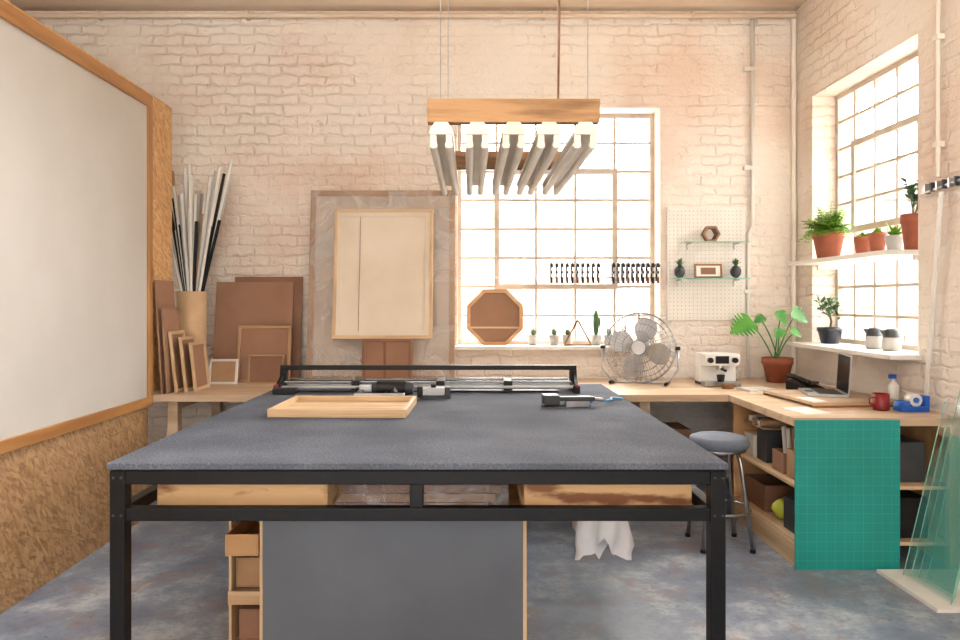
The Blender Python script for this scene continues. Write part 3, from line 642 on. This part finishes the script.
# espresso machine
m=MB(); m.M=Matrix.Translation((1.845,5.22,BZ+.004))
m.box(-.13,.13,-.02,.12,.02,.235,WCER); m.box(-.13,.13,-.10,-.02,.15,.235,WCER); m.box(-.13,.13,-.12,-.02,0,.03,STEEL); m.box(-.13,.13,-.02,.12,0,.02,BLACKP); m.box(-.05,.05,-.104,-.10,.165,.22,BLACKP)
for x in (-.09,.09): m.cyl((x,-.1,.19),(x,-.125,.19),.02,BLACKP,seg=16)
m.cyl((0,-.06,.15),(0,-.06,.12),.03,STEEL); m.cyl((0,-.08,.125),(0,-.17,.12),.010,BLACKP); m.lathe([(0,.03),(.024,.03),(.03,.08),(.027,.08),(.022,.035),(0,.035)],(0,-.07,0),BLACKP); m.cyl((.15,0,.12),(.15,-.02,.04),.005,STEEL); m.box(.13,.155,-.005,.005,.115,.125,STEEL)
m.build('coffee_machine',.006)

# monstera
m=MB(); c=Vector((2.38,5.42,BZ)); pot(m,c,.115,.075,.19,TERRA)
def mw(t): 
    b=math.sin(math.pi*min(1,.12+t*.88)**.8) ; return b*(1 if (int(t*24)%3) or t<.25 or t>.9 else .45)
for tip,L,W in (((2.10,5.28,1.27),.20,.22),((2.31,5.22,1.20),.10,.10),((2.38,5.35,1.33),.13,.10),((2.50,5.36,1.34),.15,.15),((2.46,5.28,1.20),.09,.08),((2.22,5.36,1.30),.10,.09)):
    b=c+Vector((R(-.03,.03),R(-.03,.03),.16)); tip=Vector(tip); mid=(b+tip)/2+Vector((0,0,.09))
    pts=[b*(1-t)**2+mid*2*t*(1-t)+tip*t*t for t in [i/8 for i in range(9)]]; m.tube(pts,.005,LEAF2,6)
    d=(tip-b); d.z=-.25*abs(d.x)-.05; d=Vector((d.x,d.y*.3,d.z)).normalized(); m.leaf(tip-d*.04,d,(-.1,-.8,.6),L,W,LEAF2,24,mw,.15,.12)
m.build('potted_monstera')
def bushy(name,c,rt,h,potm,kind,L=.2):
    m=MB(); c=Vector(c); pot(m,c,rt,rt*.68,h,potm); top=c+Vector((0,0,h*.88))
    if kind=='fern':
        for k in range(60):
            a=k*2.399; e=R(.5,1.4); l=L*R(.7,1.05); d=Vector((math.cos(a)*math.cos(e),math.sin(a)*math.cos(e),math.sin(e)))
            h_=Vector((math.cos(a),math.sin(a),0)); side=Vector((-math.sin(a),math.cos(a),0)); pts=[top+d*l*t+Vector((0,0,-.6*l*t*t*math.cos(e)*1.2)) for t in [i/9 for i in range(10)]]
            m.tube(pts,.0018,LEAF,4)
            for i in range(1,10):
                w=.060*math.sin(math.pi*(i/10)**.7)+.008
                for sg in (1,-1): m.leaf(pts[i],side*sg+h_*.35,(0,0,1),w,.027,LEAF,3,droop=.2)
    if kind=='tree':
        m.tube([top,top+Vector((.01,0,.06)),top+Vector((-.005,0,.12))],.008,STEM,8)
        for k in range(110):
            p=top+Vector((R(-.07,.07),R(-.07,.07),.09+R(0,.13))); m.leaf(p,(R(-1,1),R(-1,1),R(-.2,1)),(0,0,1),.05,.026,LEAF3,4)
            if k%8==0: m.tube([top+Vector((0,0,.10)),p],.002,STEM,4)
    if kind=='small':
        for k in range(30):
            a=k*2.4; e=R(.6,1.4); m.leaf(top,(math.cos(a)*math.cos(e),math.sin(a)*math.cos(e),math.sin(e)),(0,0,1),L*R(.6,1),.024,LEAF,5,droop=.3)
    if kind=='tall':
        for q in range(6):
            a=q*1.3; e=top+Vector((.04*math.cos(a),.04*math.sin(a),R(.12,.24))); m.tube([top,(top+e)/2+Vector((.01,0,0)),e],.003,STEM,6)
            for k in range(11):
                p=top+(e-top)*R(.4,1); m.leaf(p,(R(-1,1),R(-.6,.4),R(0,1)),(0,0,1),.055,.028,LEAF3,5,droop=.3)
    m.build(name)
bushy('potted_fern',(2.57,5.02,1.74),.105,.19,TERRA,'fern',.27)
bushy('potted_herb',(2.66,4.74,1.74),.056,.13,TERRA,'small',.07)
bushy('potted_herb',(2.66,4.57,1.74),.056,.14,TERRA,'small',.07)
bushy('potted_herb',(2.68,4.42,1.74),.055,.11,GREYC,'small',.12)
bushy('potted_shrub',(2.68,4.23,1.74),.07,.22,TERRA,'tall')
bushy('potted_bonsai',(2.70,5.25,1.12),.09,.12,NAVY,'tree')
for y in (4.64,4.45):
    m=MB(); c=Vector((2.68,y,1.12)); m.lathe([(0,0),(.045,0),(.055,.02),(.050,.085)],c,GREYC); m.lathe([(.050,.085),(.040,.13),(.030,.14),(.026,.13),(.03,.10)],c,DARK); m.prism([c+Vector((-.03,-.008,.135)),c+Vector((-.07,-.003,.13)),c+Vector((-.045,-.008,.09))],(0,.014,0),DARK)
    m.tube([c+Vector((.045,0,.11)),c+Vector((.085,0,.10)),c+Vector((.085,0,.05)),c+Vector((.05,0,.035))],.006,GREYC,8)
    m.build('milk_jug')

# ---- desk things
m=MB(); m.M=Matrix.Translation((2.26,4.42,BZ))@Matrix.Rotation(.08,4,'Z'); m.box(-.27,.30,-.30,.30,.012,.03,BENCHW); m.box(-.27,.30,-.30,-.27,0,.012,REDW); m.box(-.27,.30,.27,.30,0,.012,REDW); m.box(-.25,-.16,-.26,-.06,.03,.0305,PAPER); m.build('drawing_board',.003)
m=MB(); m.M=Matrix.Translation((2.27,4.50,BZ+.0315))@Matrix.Rotation(-.27,4,'Z')
m.box(-.12,.11,-.16,.16,0,.014,ALU); m.box(-.05,.09,-.14,.14,.014,.0155,BLACKP); m.box(-.11,-.06,-.045,.045,.014,.015,DARK)
m.M=m.M@Matrix.Translation((.11,0,.012))@Matrix.Rotation(.06,4,'Y'); m.box(0,.006,-.16,.16,0,.24,ALU); m.box(-.001,0,-.155,.155,.008,.236,SCREEN)
m.build('laptop',.002)
m=MB(); c=(2.36,4.02,BZ); m.lathe([(0,0),(.04,0),(.044,.01),(.044,.095),(.040,.095),(.038,.012),(0,.012)],c,REDP); m.tube([(2.36-.042,4.02-.01,.81+.075),(2.36-.07,4.01,.81+.07),(2.36-.072,4.01,.81+.04),(2.36-.042,4.01,.81+.025)],.005,REDP,8); m.build('coffee_mug')
m=MB(); m.M=Matrix.Translation((2.50,3.98,BZ)); m.box(-.07,.09,-.04,.04,0,.03,BLUEP); m.prism([(-.07,-.04,.03),(-.02,-.04,.03),(-.02,-.04,.06),(-.06,-.04,.055)],(0,.08,0),BLUEP); m.box(.06,.09,-.04,.04,.03,.09,BLUEP); m.cyl((.02,-.025,.065),(.02,.025,.065),.036,WCER,seg=24); m.cyl((.02,-.032,.065),(.02,.032,.065),.016,BLUEP); m.build('tape_dispenser',.003)
m=MB(); m.lathe([(0,0),(.032,0),(.034,.01),(.034,.11),(.014,.135),(.012,.15),(0,.15)],(2.60,4.3,BZ),WCER); m.box(2.575,2.615,4.29,4.31,.96,.985,BLUEP); m.build('spray_bottle')
m=MB(); m.M=Matrix.Translation((2.36,4.93,BZ))@Matrix.Rotation(.5,4,'Z'); m.prism([(-.09,-.09,0),(-.09,.09,0),(-.09,.09,.07),(-.09,-.09,.02)],(.18,0,0),BLACKP); m.tube([(-.06,-.08,.06),(-.065,-.03,.075),(-.065,.04,.095),(-.06,.09,.10)],.018,BLACKP,10); m.box(-.02,.07,-.06,.04,.045,.062,DARK); m.build('desk_telephone',.003)
m=MB(); m.M=Matrix.Translation((2.02,4.92,BZ))@Matrix.Rotation(.2,4,'Z'); m.box(-.11,.10,-.08,.08,0,.012,PAPER); m.box(-.112,.102,-.082,.082,.012,.015,WCER); m.build('notebook')
m=MB(); m.M=Matrix.Translation((1.93,4.0,BZ))@Matrix.Rotation(.15,4,'Z'); m.box(-.1,.06,-.13,.1,0,.003,PAPER); m.build('paper_sheet')
m=MB(); m.cyl((1.84,5.0,BZ),(1.84,5.0,BZ+.035),.04,REDW,seg=24); m.build('wooden_coaster')

# ---- right wall rail, straightedge and glass
m=MB(); m.cyl((2.615,3.70,2.085),(2.615,4.06,2.055),.008,STEEL)
for y in (3.72,4.04): m.box(2.615,2.65,y-.012,y+.012,2.05,2.095,STEEL)
for k in range(6): m.box(2.600,2.625,3.75+.05*k,3.762+.05*k,2.055,2.105,STEEL if k%2 else DARK)
m.build('wall_hook_rail')
m=MB()
m.prism([(2.612,4.010,BZ+.001),(2.612,4.040,BZ+.001),(2.612,3.90,2.04),(2.612,3.87,2.04)],(.008,0,0),WCER)
m.build('aluminium_straightedge')
m=MB(); m.box(2.15,2.64,3.22,3.70,0,.018,PAPER); m.build('white_base_board')
m=MB()
for k in range(4):
    m.M=Matrix.Translation((2.24+.028*k,0,.019))@Matrix.Rotation(.235-.010*k,4,'Y'); y0,y1,h=3.26+.03*k,3.62-.02*k,.92+(.45 if k>1 else 0)-.07*k
    m.add([(0,y0,0),(0,y1,0),(0,y1,h),(0,y0,h)],[(0,1,2,3)],GLS)
    m.box(-.002,.002,y0,y0+.002,0,h,GEDGE); m.box(-.002,.002,y1-.002,y1,0,h,GEDGE); m.box(-.002,.002,y0+.002,y1-.002,h-.002,h,GEDGE)
m.build('glass_sheets')

# ---------------------------------------------------------------- light: hazy bright sky, brighter toward the sun side (outside the two windows)
w=bpy.data.worlds.new('sky'); sc.world=w; w.use_nodes=True; nt=w.node_tree
bg=nt.nodes['Background']; bg.inputs['Color'].default_value=(1,.966,.92,1)
tcn=N(nt,'ShaderNodeTexCoord'); dt=N(nt,'ShaderNodeVectorMath',operation='DOT_PRODUCT'); dt.inputs[1].default_value=Vector((.70,.60,.38)).normalized()
nt.links.new(tcn.outputs['Generated'],dt.inputs[0])
mr=N(nt,'ShaderNodeMapRange',interpolation_type='SMOOTHSTEP'); mr.inputs['From Min'].default_value=-.1; mr.inputs['From Max'].default_value=1; mr.inputs['To Min'].default_value=5.0; mr.inputs['To Max'].default_value=34
nt.links.new(dt.outputs['Value'],mr.inputs['Value']); nt.links.new(mr.outputs[0],bg.inputs['Strength'])

cam=bpy.data.cameras.new('camera'); cam.lens=26.25; cam.sensor_width=36; cam.shift_x=10/960; cam.shift_y=-18/960
co=bpy.data.objects.new('camera',cam); co.location=(0,0,1.43); co.rotation_euler=(math.pi/2,0,0); sc.collection.objects.link(co); sc.camera=co
sc.view_settings.view_transform='Standard'
